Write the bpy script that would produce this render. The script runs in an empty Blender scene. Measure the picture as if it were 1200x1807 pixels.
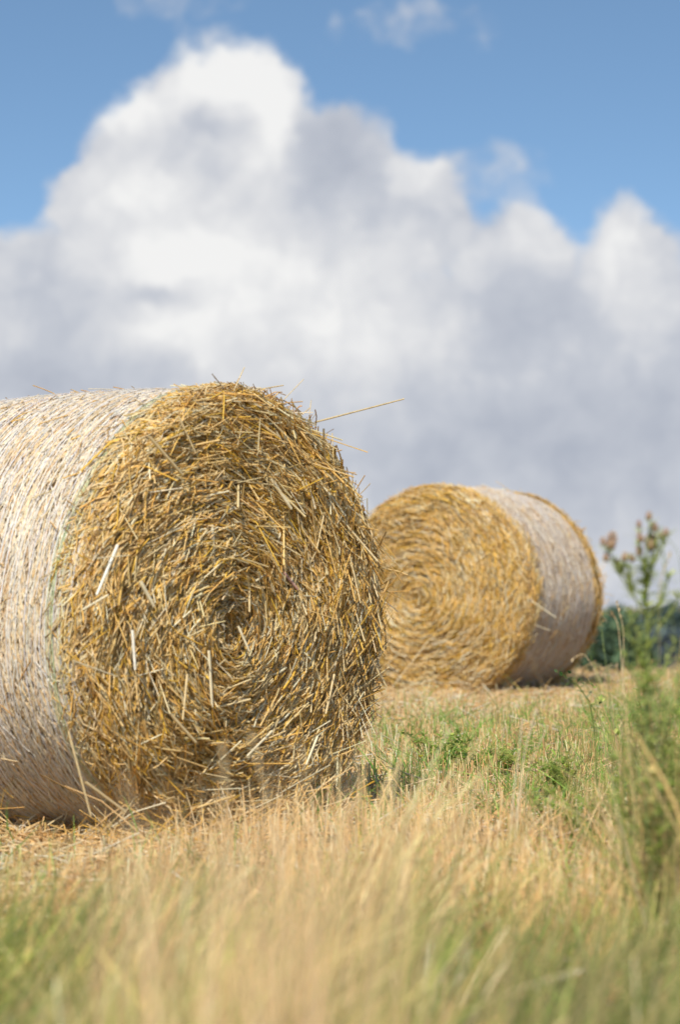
import bpy, math, random
import numpy as np
from mathutils import Vector, Matrix, Euler
random.seed(7)
rng = np.random.default_rng(11)
SC = bpy.context.scene
COL = SC.collection
PI = math.pi
F = 4521.0            # focal length in photo pixels
CAMZ = 0.82
SLOPE = 0.0135
PITCH = math.atan((1070 - 903.5) / F)

# ------------------------------------------------------------------ terrain
YC = 19.2
def ground_z(x, y):
    x = np.asarray(x, float); y = np.asarray(y, float)
    k = 0.05; ymax = YC + 0.09 / k
    t = np.clip(y - YC, 0, None)
    t1 = np.minimum(t, ymax - YC)
    z = SLOPE * np.minimum(y, ymax) - .5 * k * t1 ** 2
    t2 = np.clip(y - ymax, 0, None)
    z = z - 5.0 * (1 - np.exp(-t2 * (0.09 - SLOPE) / 5.0))
    z = np.where(y < -20, SLOPE * -20, z)
    z = z + .012 * np.sin(x * 2.1 + 1.3 * np.sin(y * .9)) * np.exp(-(y / 40) ** 2)
    return z

def pix(px, py, d):
    """point seen at photo pixel (px,py) whose distance along y is d"""
    a = (px - 600) / F; b = (903.5 - py) / F
    cy, sy = math.cos(PITCH), math.sin(PITCH)
    dy = cy - b * sy; dz = sy + b * cy
    return Vector((a / dy * d, d, CAMZ + dz / dy * d))

# ------------------------------------------------------------------ objects
def link(o, parent=None):
    COL.objects.link(o)
    if parent is not None: o.parent = parent
    return o
def tag(o, label=None, cat=None, group=None, kind=None):
    if label: o['label'] = label
    if cat: o['category'] = cat
    if group: o['group'] = group
    if kind: o['kind'] = kind
    return o
def empty(name, loc, rz=0):
    o = bpy.data.objects.new(name, None); o.empty_display_size = .1
    o.location = loc; o.rotation_euler = (0, 0, rz)
    return link(o)

def mesh_obj(name, V, Fc, mat, parent=None, col=None, smooth=True):
    """V (n,3), Fc (m,4) quads or list of arrays; col (n,3)"""
    me = bpy.data.meshes.new(name)
    V = np.ascontiguousarray(V, dtype=np.float32)
    Fc = np.ascontiguousarray(Fc, dtype=np.int32)
    k = Fc.shape[1]
    me.vertices.add(len(V)); me.vertices.foreach_set('co', V.ravel())
    me.loops.add(Fc.size); me.loops.foreach_set('vertex_index', Fc.ravel())
    me.polygons.add(len(Fc))
    me.polygons.foreach_set('loop_start', np.arange(0, Fc.size, k, dtype=np.int32))
    me.polygons.foreach_set('use_smooth', np.full(len(Fc), smooth, dtype=bool))
    me.update(calc_edges=True)
    if col is not None:
        at = me.color_attributes.new('Col', 'FLOAT_COLOR', 'POINT')
        c = np.ones((len(V), 4), np.float32); c[:, :3] = col
        at.data.foreach_set('color', c.ravel())
    me.materials.append(mat)
    return link(bpy.data.objects.new(name, me), parent)

class Geo:
    """collects quads with colours"""
    def __init__(s): s.V = []; s.F = []; s.C = []; s.n = 0
    def add(s, V, Fc, C):
        V = np.asarray(V, float).reshape(-1, 3); Fc = np.asarray(Fc, int)
        C = np.broadcast_to(np.asarray(C, float), V.shape)
        s.V.append(V); s.F.append(Fc + s.n); s.C.append(C); s.n += len(V)
    def build(s, name, mat, parent=None, smooth=True):
        return mesh_obj(name, np.vstack(s.V), np.vstack(s.F), mat, parent, np.vstack(s.C), smooth)

def norm(v):
    return v / np.maximum(np.linalg.norm(v, axis=-1, keepdims=True), 1e-9)

def tubes(P, rad, col, sides=3, ref=None, closed=False):
    """P (n,K,3) polylines, rad (n,) or (n,K), col (n,3) or (n,K,3). sides=2 makes ribbons.
    ref (n,3) or (n,K,3): ribbon normal hint"""
    P = np.asarray(P, float); n, K, _ = P.shape
    T = np.empty_like(P)
    T[:, 1:-1] = P[:, 2:] - P[:, :-2]; T[:, 0] = P[:, 1] - P[:, 0]; T[:, -1] = P[:, -1] - P[:, -2]
    if closed: T[:, 0] = P[:, 1] - P[:, -1]; T[:, -1] = P[:, 0] - P[:, -2]
    T = norm(T)
    if ref is None: ref = norm(rng.normal(size=(n, 3)))
    if ref.ndim == 2: ref = np.repeat(ref[:, None], K, 1)
    B = norm(np.cross(T, ref)); N = np.cross(B, T)
    rad = np.asarray(rad, float)
    if rad.ndim == 1: rad = np.repeat(rad[:, None], K, 1)
    rad = rad[..., None]
    if sides == 2:
        ring = np.stack([P + B * rad, P - B * rad], 2)
    else:
        ring = np.stack([P + (B * math.cos(a) + N * math.sin(a)) * rad
                         for a in [2 * PI * i / sides for i in range(sides)]], 2)
    S = sides
    idx = np.arange(n * K * S).reshape(n, K, S)
    nxt = np.roll(idx, -1, 1) if closed else idx
    if closed:
        a = idx; b = nxt
    else:
        a = idx[:, :-1]; b = idx[:, 1:]
    if S == 2:
        q = np.stack([a[..., 0], a[..., 1], b[..., 1], b[..., 0]], -1).reshape(-1, 4)
    else:
        q = np.stack([a, np.roll(a, -1, 2), np.roll(b, -1, 2), b], -1).reshape(-1, 4)
    col = np.asarray(col, float)
    if col.ndim == 2: col = np.repeat(col[:, None], K, 1)
    c = np.repeat(col[:, :, None], S, 2).reshape(-1, 3)
    return ring.reshape(-1, 3), q, c

def palette(n, cols, w=None, jit=.12):
    cols = np.array(cols, float)
    w = None if w is None else np.array(w, float) / sum(w)
    i = rng.choice(len(cols), n, p=w)
    c = cols[i] * np.exp(rng.normal(0, jit, (n, 1))) * (1 + rng.normal(0, .014, (n, 3)))
    return c * np.minimum(1, .88 / c.max(1, keepdims=True))

# ------------------------------------------------------------------ materials
class NT:
    def __init__(s, tree): s.t = tree
    def n(s, typ, **kw):
        nd = s.t.nodes.new(typ)
        for k, v in kw.items(): setattr(nd, k, v)
        return nd
    def l(s, a, b): s.t.links.new(a, b)
    def val(s, sock, v):
        if isinstance(v, (int, float, tuple, list)): sock.default_value = v
        else: s.l(v, sock)
    def math(s, op, a, b=None, c=None, clamp=False):
        nd = s.n('ShaderNodeMath', operation=op, use_clamp=clamp)
        s.val(nd.inputs[0], a)
        if b is not None: s.val(nd.inputs[1], b)
        if c is not None: s.val(nd.inputs[2], c)
        return nd.outputs[0]
    def vm(s, op, a, b=None):
        nd = s.n('ShaderNodeVectorMath', operation=op)
        s.val(nd.inputs[0], a)
        if b is not None: s.val(nd.inputs[1], b)
        return nd.outputs['Value'] if op in ('DOT_PRODUCT', 'LENGTH') else nd.outputs[0]
    def mix(s, f, a, b, typ='RGBA', blend='MIX'):
        nd = s.n('ShaderNodeMix', data_type=typ); nd.blend_type = blend
        s.val(nd.inputs[0], f)
        s.val(nd.inputs[6], a); s.val(nd.inputs[7], b)
        return nd.outputs[2]
    def noise(s, vec, scale, detail=4, rough=.55, out='Fac'):
        nd = s.n('ShaderNodeTexNoise'); s.l(vec, nd.inputs['Vector'])
        nd.inputs['Scale'].default_value = scale; nd.inputs['Detail'].default_value = detail
        nd.inputs['Roughness'].default_value = rough
        return nd.outputs[out]

def straw_mat(name, rough=.45, trans=.25, spec=.5, mottle=.35, scale=60):
    m = bpy.data.materials.new(name); m.use_nodes = True
    t = NT(m.node_tree); m.node_tree.nodes.clear()
    at = t.n('ShaderNodeAttribute', attribute_name='Col')
    tc = t.n('ShaderNodeTexCoord')
    nz = t.noise(tc.outputs['Object'], scale, 3)
    k = t.math('MULTIPLY_ADD', nz, mottle * 2, 1 - mottle)
    sc = t.vm('SCALE', at.outputs['Color']); sc.node.inputs[3].default_value = 1
    t.l(k, sc.node.inputs[3])
    bs = t.n('ShaderNodeBsdfPrincipled')
    t.l(sc, bs.inputs['Base Color'])
    bs.inputs['Roughness'].default_value = rough
    bs.inputs['Specular IOR Level'].default_value = spec
    tr = t.n('ShaderNodeBsdfTranslucent'); t.l(sc, tr.inputs['Color'])
    mx = t.n('ShaderNodeMixShader'); mx.inputs[0].default_value = trans
    t.l(bs.outputs[0], mx.inputs[1]); t.l(tr.outputs[0], mx.inputs[2])
    out = t.n('ShaderNodeOutputMaterial'); t.l(mx.outputs[0], out.inputs[0])
    return m

def noise_mat(name, c1, c2, scale, rough=.9, bump=.0, c3=None, scale2=1.0, stretch=None):
    m = bpy.data.materials.new(name); m.use_nodes = True
    t = NT(m.node_tree); m.node_tree.nodes.clear()
    tc = t.n('ShaderNodeTexCoord'); v = tc.outputs['Object']
    if stretch: v = t.vm('MULTIPLY', v, stretch)
    nz = t.noise(v, scale, 6, .65)
    f = t.math('MULTIPLY_ADD', nz, 3.0, -1.0, clamp=True)
    c = t.mix(f, (*c1, 1), (*c2, 1))
    if c3:
        n2 = t.noise(tc.outputs['Object'], scale2, 3)
        f2 = t.math('MULTIPLY_ADD', n2, 5.0, -2.3, clamp=True)
        c = t.mix(f2, c, (*c3, 1))
    bs = t.n('ShaderNodeBsdfPrincipled'); t.l(c, bs.inputs['Base Color'])
    bs.inputs['Roughness'].default_value = rough; bs.inputs['Specular IOR Level'].default_value = .2
    if bump:
        bp = t.n('ShaderNodeBump'); bp.inputs['Strength'].default_value = 1; bp.inputs['Distance'].default_value = bump
        t.l(nz, bp.inputs['Height']); t.l(bp.outputs[0], bs.inputs['Normal'])
    out = t.n('ShaderNodeOutputMaterial'); t.l(bs.outputs[0], out.inputs[0])
    return m

M_STRAW = straw_mat('straw', .42, .22, .38)
M_STRAW2 = straw_mat('golden_straw', .40, .16, .45)
M_NET = straw_mat('net_plastic', .4, .3, .4, .1)
M_DRY = straw_mat('dry_grass', .5, .18, .28, .25)
M_GREEN = straw_mat('green_leaf', .5, .5, .35, .25)
M_CORE = noise_mat('bale_core', (.42, .25, .08), (.68, .46, .20), 30, .95, .01)
M_CORE2 = noise_mat('golden_bale_core', (.40, .23, .06), (.64, .43, .15), 30, .95, .01)
M_GROUND = noise_mat('stubble_soil', (.20, .13, .055), (.52, .36, .17), 14, .95, .01, (.15, .15, .05), .6)
M_FLUFF = straw_mat('thistle_fluff', .8, .4, .1, .2)

GOLD = [(.84, .58, .26), (.76, .465, .14), (.88, .69, .40), (.54, .31, .085), (.80, .49, .08), (.88, .77, .56), (.35, .19, .055)]
GW1 = [3.4, 2.2, 3.0, 1.2, 1.3, 1.3, .6]
GW2 = [3.0, 3.0, 2.2, 1.2, 2.4, 2.0, .5]

# ------------------------------------------------------------------ ground
def make_ground():
    ys = np.concatenate([[-200, -60, -20], np.arange(-8, 24, .25), np.linspace(25, 120, 40), [160, 240, 400, 700, 1200, 2500, 6000]])
    xs = np.concatenate([[-5000, -1500, -400, -120, -50, -25], np.arange(-12, 12.1, .3), [25, 50, 120, 400, 1500, 5000]])
    X, Y = np.meshgrid(xs, ys); Z = ground_z(X, Y)
    V = np.stack([X, Y, Z], -1).reshape(-1, 3)
    I = np.arange(len(V)).reshape(X.shape)
    Q = np.stack([I[:-1, :-1], I[:-1, 1:], I[1:, 1:], I[1:, :-1]], -1).reshape(-1, 4)
    o = mesh_obj('ground', V, Q, M_GROUND)
    tag(o, kind='structure', label='stubble field of pale cut straw and bare soil', cat='ground')
make_ground()

# ------------------------------------------------------------------ bales
def make_bale(loc, rz, R, L, label, seed, gold_w, n_face, n_side, n_rib, mess, gm, cm, rings, relief, net_cols, centre=(0, 0), rim=1.0, slump=.025, inset=(.03, .10), rad=(.0017, .0034), bulge=.07):
    global rng
    rng = np.random.default_rng(seed)
    root = empty('straw_bale', loc, rz)
    tag(root, label, 'straw bale', 'round straw bales on the stubble field')
    H = L / 2
    kx, kz, kp = rng.normal(0, 8, 9), rng.normal(0, 7, 9), rng.uniform(0, 6.28, 9)
    def lump(a, b):
        return sum(np.sin(kx[i] * a + kz[i] * b + kp[i]) for i in range(9)) / 9 * 1.6
    def face_y(r, th, sign):
        q = r / R
        cx, cz = centre
        x = r * np.cos(th) - cx; z = r * np.sin(th) - cz
        rr = np.hypot(x, z); tt = np.arctan2(z, x)
        out = bulge * (1 - np.clip(q, 0, 1) ** 3.0) - .018 * np.exp(-(rr / .09) ** 2) + relief * (lump(x, z) + .6 * lump(x * 2.3 + 1, z * 2.3 - 2))
        out = out + rings * np.sin(2 * PI * rr / .05 - tt)
        out = out - .06 * np.clip((q - .93) / .07, 0, 1.5) ** 2
        return sign * (H + out)
    def side_r(y):
        q = np.abs(y) / H
        return R * (.985 + .022 * np.cos(q * PI / 2)) - .055 * np.clip((q - .90) / .10, 0, 1.2) ** 2
    bump = .007
    def place(r, th, y):
        sg = np.sin(th) * r / R
        x = r * np.cos(th) * (1 - slump * sg); z = r * np.sin(th) * .99 + R
        z = np.where(z < .06, .06 - (.06 - z) * .45, z)
        return np.stack([x, y, z], -1)
    # packed core (closed body of revolution just under the straw)
    NT_, NA = 96, 0
    prof = []
    for q in np.linspace(0, 1, 22): prof.append(('f', q))
    for q in np.linspace(-1, 1, 16)[1:-1]: prof.append(('s', q))
    for q in np.linspace(1, 0, 22): prof.append(('b', q))
    th = np.linspace(0, 2 * PI, NT_, endpoint=False)
    rows = []
    for k, q in prof:
        if k == 'f': r = np.full(NT_, max(q, .004) * (R - .045)); y = face_y(r, th, -1) + .035
        elif k == 'b': r = np.full(NT_, max(q, .004) * (R - .045)); y = face_y(r, th, 1) - .035
        else: y = np.full(NT_, q * (H - .06)); r = side_r(y) - .018
        rows.append(place(r, th, y))
    V = np.array(rows); n = len(rows); I = np.arange(n * NT_).reshape(n, NT_)
    J = np.roll(I, -1, 1)
    Q = np.stack([I[:-1], I[1:], J[1:], J[:-1]], -1).reshape(-1, 4)
    mesh_obj('packed_straw', V.reshape(-1, 3), Q, cm, root)
    # faces
    for sign, cnt in ((-1, n_face), (1, n_face // 3)):
        K = 4
        r0 = R * np.sqrt(rng.uniform(0.0, 1.0, cnt)) * .995
        t0 = rng.uniform(0, 2 * PI, cnt)
        cx, cz = centre
        X0 = r0 * np.cos(t0); Z0 = r0 * np.sin(t0)
        rr = np.hypot(X0 - cx, Z0 - cz); tt = np.arctan2(Z0 - cz, X0 - cx)
        ln = rng.gamma(2.2, .048, cnt).clip(.025, .36) * (.55 + .75 * np.clip(rr / R, 0, 1))
        dev = rng.normal(0, mess, cnt) + .10
        loose = rng.uniform(size=cnt) < .10 * mess / .35
        dev[loose] = rng.uniform(-1.5, 1.5, loose.sum())
        s = np.linspace(-.5, .5, K)[None] * ln[:, None]
        r_ = rr[:, None] + s * np.sin(dev)[:, None] + s * s * rng.normal(0, 1.6, (cnt, 1))
        curl = np.clip(rr, .06, None)[:, None]
        # along the tangent, curving with the roll
        ang = s * np.cos(dev)[:, None] / curl
        ang = np.clip(ang, -1.3, 1.3)
        r_ = np.abs(r_) + .002
        X = r_ * np.cos(tt[:, None] + ang) + cx; Z = r_ * np.sin(tt[:, None] + ang) + cz
        r2 = np.hypot(X, Z); t2 = np.arctan2(Z, X)
        r2 = np.minimum(r2, R * (1.0 + .018 * rim * rng.uniform(size=(cnt, 1))))
        layer = rng.uniform(-.034, .008, cnt)
        tilt = rng.normal(0, .10 + .14 * mess, cnt); tilt[loose] += rng.normal(0, .12, loose.sum())
        Y = face_y(r2, t2, sign) + sign * (layer[:, None] + s * tilt[:, None] + s * s * rng.normal(0, 1.3, (cnt, 1)))
        ok = (sign * Y < H + bulge + .04).all(1) | True
        P = place(r2, t2, Y)
        P += rng.normal(0, .0022, P.shape)
        c = palette(cnt, GOLD, gold_w, .16 if mess > .3 else .30)
        c[:, 1] *= 1.04 if mess > .29 else 1.03
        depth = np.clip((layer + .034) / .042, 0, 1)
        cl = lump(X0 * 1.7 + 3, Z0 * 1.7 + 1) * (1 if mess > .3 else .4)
        c *= ((.88 + .25 * depth) * (1 + .16 * cl))[:, None]; c[:, 2] *= 1 - .15 * np.clip(cl, -1, 1)  # buried layers and some clumps darkened: shade put into the straw colour
        rd = rng.uniform(rad[0], rad[1], cnt) * np.where(rng.uniform(size=cnt) < .12, 1.7, 1)
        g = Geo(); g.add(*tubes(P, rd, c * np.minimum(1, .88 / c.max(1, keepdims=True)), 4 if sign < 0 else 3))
        # rim fringe: ends sticking past the rim
        nf = int(cnt * .10 * rim * (1 if sign < 0 else 3))
        tf = rng.uniform(0, 2 * PI, nf); lf = rng.gamma(2, .022, nf).clip(.02, .15)
        rf = R * rng.uniform(.90, .99, nf)
        rs = R * .985 + np.abs(rng.normal(0, .010 if sign < 0 or mess > .3 else .022, nf)) + .004
        yaw = rng.normal(0, .8, nf); out_ = rng.normal(.10, .35, nf)
        s = np.linspace(0, 1, K)[None] * lf[:, None]
        r3 = np.minimum(rf[:, None] + s * np.cos(yaw)[:, None] * .55, (rs + .018 * (rng.uniform(size=nf) < .12) + .045 * (rng.uniform(size=nf) < .04))[:, None])
        t3 = tf[:, None] + s * np.sin(yaw)[:, None] / R
        y3 = sign * (H - .02 + s * out_[:, None] + .02 * rng.uniform(-1.5, 1, (nf, 1)))
        P = place(r3, t3, y3) + rng.normal(0, .001, (nf, K, 3))
        g.add(*tubes(P, rng.uniform(.0012, .0024, nf), palette(nf, GOLD, gold_w, .16), 3))
        g.build('straw_face', gm, root)
    # side straw pressed under the net
    K = 4; cnt = n_side
    y0 = rng.uniform(-H * .985, H * .985, cnt); t0 = rng.uniform(0, 2 * PI, cnt)
    ln = rng.gamma(3, .035, cnt).clip(.03, .30)
    dev = rng.normal(0, .30, cnt)
    s = np.linspace(-.5, .5, K)[None] * ln[:, None]
    Y = np.clip(y0[:, None] + s * np.sin(dev)[:, None], -H * 1.01, H * 1.01); T = t0[:, None] + s * np.cos(dev)[:, None] / R
    r = side_r(Y) + rng.uniform(-.006, .001, cnt)[:, None] + bump * lump(T * .8, Y)
    P = place(r, T, Y) + rng.normal(0, .0012, (cnt, K, 3))
    c = palette(cnt, [(.88, .72, .48), (.90, .80, .64), (.82, .60, .34), (.74, .52, .28), (.89, .83, .74)], [3, 2.6, 1.4, .5, 2], .07)
    bare = (y0 < -H + inset[0]) | (y0 > H - inset[1]); c[bare] = palette(bare.sum(), GOLD, gold_w, .2)
    g = Geo(); g.add(*tubes(P, rng.uniform(.0014, .003, cnt), c, 3))
    # straw ends poking out through the net
    npk = 420; K = 4
    y0 = rng.uniform(-H * .95, H * .93, npk); t0 = rng.uniform(0, 2 * PI, npk); ln = rng.gamma(3, .018, npk).clip(.02, .12)
    dv = rng.normal(0, .7, npk); s = np.linspace(0, 1, K)[None] * ln[:, None]; lift_ = np.abs(rng.normal(0, .22, npk))
    Y = y0[:, None] + s * np.sin(dv)[:, None]; T = t0[:, None] + s * np.cos(dv)[:, None] / R
    P = place(side_r(Y) + .004 + s * lift_[:, None] + bump * lump(T * .8, Y), T, Y)
    g.add(*tubes(P, rng.uniform(.0012, .0024, npk), palette(npk, GOLD, gold_w, .15), 3)); g.build('pressed_straw', gm, root)
    # net wrap
    K = 420; th = np.linspace(0, 2 * PI, K, endpoint=False)
    a0, b0 = inset
    ys = np.linspace(-H + a0, H - b0, n_rib) + rng.normal(0, .0035, n_rib)
    wob = sum(rng.normal(0, .0028, (n_rib, 1)) * np.sin(j * th[None] + rng.uniform(0, 6.28, (n_rib, 1))) for j in (1, 2, 3, 5, 9))
    common = sum(.007 * np.sin(j * th + rng.uniform(0, 6.28)) / j for j in (1, 2, 3))
    YR = ys[:, None] + wob + common[None]
    TH = np.repeat(th[None], n_rib, 0)
    rr = side_r(YR) + .0034 + bump * lump(TH * .8, YR)
    P = place(rr, TH, YR)
    ref = np.stack([np.cos(TH), 0 * TH, np.sin(TH)], -1)
    c = palette(n_rib, net_cols, None, .05)
    g = Geo(); g.add(*tubes(P, rng.uniform(.0011, .0025, n_rib), c, 2, ref, closed=True))
    # zigzag knitting threads between neighbouring ribbons
    Kz = 240; thz = np.linspace(0, 2 * PI, Kz)
    ip = np.interp
    for rep in range(1):
        Z_ = []
        for i in range(n_rib - 1):
            ya = ip(thz, th, YR[i], period=2 * PI); yb = ip(thz, th, YR[i + 1], period=2 * PI)
            w = (np.arange(Kz) + i + rep) % 2
            Z_.append(np.where(w == 0, ya, yb))
        Z_ = np.array(Z_); TZ = np.repeat(thz[None], len(Z_), 0) + rep * .013
        rz_ = side_r(Z_) + .0055 + bump * lump(TZ * .8, Z_)
        g.add(*tubes(place(rz_, TZ, Z_), np.full(len(Z_), .00055), palette(len(Z_), net_cols, None, .05), 3))
    net = g.build('net_wrap', M_NET, root)
    return root, dict(side_r=side_r, place=place, lump=lump, H=H, R=R, net=net, face_y=face_y)

B1 = (-.298, 7.9); A1 = math.radians(52.0)
L1 = 1.22; R1 = .712
c1 = (B1[0] - math.sin(A1) * L1 / 2, B1[1] + math.cos(A1) * L1 / 2)
NETC = [(.86, .84, .84), (.87, .85, .82), (.82, .80, .84), (.88, .85, .79)]
bale1, I1 = make_bale((c1[0], c1[1], float(ground_z(*c1)) - .02), A1, R1, L1,
    'large near straw bale with ragged brown straw end and white net wrap', 5, GW1, 31000, 30000, 50, .30,
    M_STRAW, M_CORE, .006, .022, NETC, centre=(-.13, -.06), slump=.06, rim=1.0, inset=(.035, .04), rad=(.0011, .0025))
B2 = (.61, 16.75); A2 = math.radians(-28)
L2 = 1.2; R2 = .712
c2 = (B2[0] - math.sin(A2) * L2 / 2, B2[1] + math.cos(A2) * L2 / 2)
bale2, I2 = make_bale((c2[0], c2[1], float(ground_z(*c2)) - .045), A2, R2, L2,
    'farther straw bale with tidy golden spiral end, behind the near bale', 9, GW2, 24000, 7000, 60, .27,
    M_STRAW2, M_CORE2, .0055, .016, [(.82, .79, .78), (.86, .81, .78), (.78, .75, .76)], centre=(-.10, -.03), rim=1.6, inset=(.04, .17), rad=(.0014, .0026), bulge=.05)

# green and yellow edge threads of the near bale's net
def edge_thread(off, col, r, name, label, amp):
    K = 420; th = np.linspace(0, 2 * PI, K, endpoint=False)
    Y = -I1['H'] + off + amp * np.sin(th * 2 + .6) + .003 * np.sin(th * 7)
    rr = I1['side_r'](Y) + .0065 + .007 * I1['lump'](th * .8, Y)
    ref = np.stack([np.cos(th), 0 * th, np.sin(th)], -1)[None]
    g = Geo(); g.add(*tubes(I1['place'](rr, th, Y)[None], np.array([r]), np.array([col]), 2, ref, closed=True))
    o = g.build(name, M_NET, I1['net']); o['label'] = label
for off, col, w_, lab, am in [(.118, (.50, .66, .34), .0015, 'green thread near the net edge', .006), (.126, (.60, .72, .42), .0013, 'pale green thread near the net edge', .007),
                     (.138, (.66, .74, .48), .0012, 'faint green thread near the net edge', .008), (.080, (.80, .74, .40), .0016, 'yellowish thread at the net edge', .008), (.092, (.74, .76, .46), .0013, 'yellow green thread at the net edge', .009)]:
    edge_thread(off, col, w_, 'edge_thread', lab, am)

# single long straws that stand out on the near bale
def plane_hit(px, py, c, A, H, out=.08):
    """point on the face plane (pushed out by `out`) seen at this pixel, in world"""
    n = Vector((math.sin(A), -math.cos(A), 0))
    o = Vector((0, 0, CAMZ)); p = pix(px, py, 1.0) - o
    q = Vector((c[0], c[1], 0)) + n * (H + out)
    t = (q - o).dot(n) / p.dot(n)
    return o + p * t
def stray(bale, c, A, H, x0, y0, x1, y1, w, col, out0=.07, out1=.09, name='long_straw', mat=None, curve=0.0):
    a = plane_hit(x0, y0, c, A, H, out0); b = plane_hit(x1, y1, c, A, H, out1)
    inv = bale.matrix_basis.inverted()
    a = inv @ a; b = inv @ b
    m = (a + b) / 2 + Vector((0, 0, curve))
    P = np.array([[(a * (1 - t) ** 2 + m * 2 * t * (1 - t) + b * t * t)[:] for t in np.linspace(0, 1, 7)]])
    g = Geo(); g.add(*tubes(P, np.array([[w, w * 1.05, w, w * .95, w, w * .9, w * .8]]), np.array([col]), 6))
    return g.build(name, mat or M_STRAW, bale)
PALE = (.88, .78, .54); MID = (.76, .60, .33); WHITE = (.90, .86, .74)
for (x0, y0, x1, y1, w, col, o0, o1) in [
    (556, 745, 713, 704, .0030, MID, -.02, .02), (412, 690, 431, 648, .0018, MID, .0, .0), (395, 686, 374, 660, .0020, (.45, .35, .25), 0, 0),
    (500, 706, 536, 669, .0014, MID, 0, 0), (545, 740, 549, 706, .0014, MID, 0, 0), (440, 690, 500, 680, .0022, MID, 0, 0),
    (207, 962, 170, 1050, .0048, WHITE, .075, .085), (247, 1026, 271, 1070, .0060, PALE, .08, .09), (374, 926, 378, 1016, .0050, PALE, .08, .09),
    (233, 1112, 238, 1182, .0045, WHITE, .09, .10), (368, 1148, 374, 1248, .0048, PALE, .09, .09), (478, 845, 514, 898, .0060, PALE, .07, .09),
    (642, 985, 614, 1138, .0050, MID, .05, .07), (648, 1150, 682, 1212, .0050, MID, .03, .06), (262, 770, 322, 838, .0050, MID, .06, .08),
    (315, 735, 345, 800, .0030, MID, .05, .07), (128, 1166, 206, 1194, .0022, PALE, .09, .10), (170, 985, 228, 980, .0016, PALE, .08, .10),
    (145, 1076, 190, 1050, .0034, PALE, .08, .10), (440, 1035, 440, 1080, .0035, MID, .08, .10), (455, 745, 490, 770, .0040, MID, .04, .06),
    (420, 1105, 440, 1150, .0040, PALE, .08, .10), (120, 1290, 160, 1440, .0034, MID, .06, .09), (150, 1380, 220, 1432, .0045, MID, .09, .12),
    (300, 1260, 345, 1310, .005, MID, .09, .11), (480, 1290, 435, 1335, .0040, PALE, .09, .12), (600, 1075, 670, 1094, .0020, PALE, .05, .06),
    (560, 1300, 540, 1350, .004, PALE, .09, .1), (330, 1190, 322, 1270, .004, MID, .09, .1), (500, 1010, 525, 1040, .005, (.66, .40, .33), .08, .09),
    (560, 925, 622, 946, .0035, MID, .06, .07), (590, 1190, 575, 1260, .004, MID, .08, .09)]:
    stray(bale1, c1, A1, L1 / 2, x0, y0, x1, y1, w, col, o0, o1)
for (x0, y0, x1, y1, w, o0, o1) in [(938, 1060, 982, 1090, .0026, .0, .10), (944, 1103, 972, 1112, .0018, 0, .10), (757, 1130, 688, 1218, .0028, .06, .10),
                                     (888, 862, 893, 878, .006, -.9, -.9)]:
    stray(bale2, c2, A2, L2 / 2, x0, y0, x1, y1, w, PALE, o0, o1, mat=M_STRAW2)

# ------------------------------------------------------------------ grass and stubble
rng = np.random.default_rng(77)
def wander(n, ymin, ymax, wid=.30, pw=1.0, ratio=1.0, xoff=0):
    y = (rng.uniform(0, 1, n) ** pw) * (ymax - ymin) + ymin
    x = rng.uniform(-1, 1, n) * (wid * y * .5 + .25) + xoff
    return x, y
def not_in_bale(x, y, pad=-.04):
    ok = np.ones(len(x), bool)
    for (c, A, L, R) in ((c1, A1, L1, R1), (c2, A2, L2, R2)):
        dx = x - c[0]; dy = y - c[1]
        u = dx * math.cos(A) + dy * math.sin(A); v = -dx * math.sin(A) + dy * math.cos(A)
        ok &= ~((np.abs(u) < R * .72 + pad) & (np.abs(v) < L / 2 + .10 + pad))
    return ok
def blades(x, y, h, w, col, lean=.25, bend=.3, K=5, sides=2, tip=.15, z0=-.01, wind=None):
    n = len(x); z = ground_z(x, y) + z0
    a = rng.uniform(0, 2 * PI, n); l = np.abs(rng.normal(0, lean, n)); b = rng.normal(0, bend, n)
    if wind is not None:
        a = rng.normal(0, 1.0, n); b = np.abs(b); l = l + wind
    t = np.linspace(0, 1, K)[None]
    horiz = (l[:, None] * t + b[:, None] * t * t) * h[:, None]
    up = h[:, None] * t * (1 - .25 * np.abs(b[:, None]) * t)
    P = np.stack([x[:, None] + horiz * np.cos(a)[:, None], y[:, None] + horiz * np.sin(a)[:, None], z[:, None] + up], -1)
    rad = w[:, None] * (1 - (1 - tip) * t ** 1.5) * .5
    f = rng.uniform(0, 2 * PI, n)
    ref = np.stack([np.cos(f), np.sin(f), 0 * f + .05], -1)
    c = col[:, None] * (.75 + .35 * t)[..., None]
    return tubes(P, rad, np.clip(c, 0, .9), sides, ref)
TAN = [(.88, .62, .32), (.82, .53, .24), (.90, .72, .44), (.68, .42, .18), (.88, .55, .22)]
TW = [3, 2, 2.4, 1, 1]
GRN = [(.32, .46, .08), (.46, .54, .12), (.24, .36, .07), (.58, .56, .17)]

def patch(x, y):
    """green patch density 0..1"""
    s = np.sin(x * 1.9 + .7) * np.sin(y * .8 + 1.1) + .6 * np.sin(x * 4.3 + y * 1.7) + .4 * np.sin(x * 7 - y * 3.1)
    return np.clip(.35 + .4 * s, 0, 1)

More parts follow.
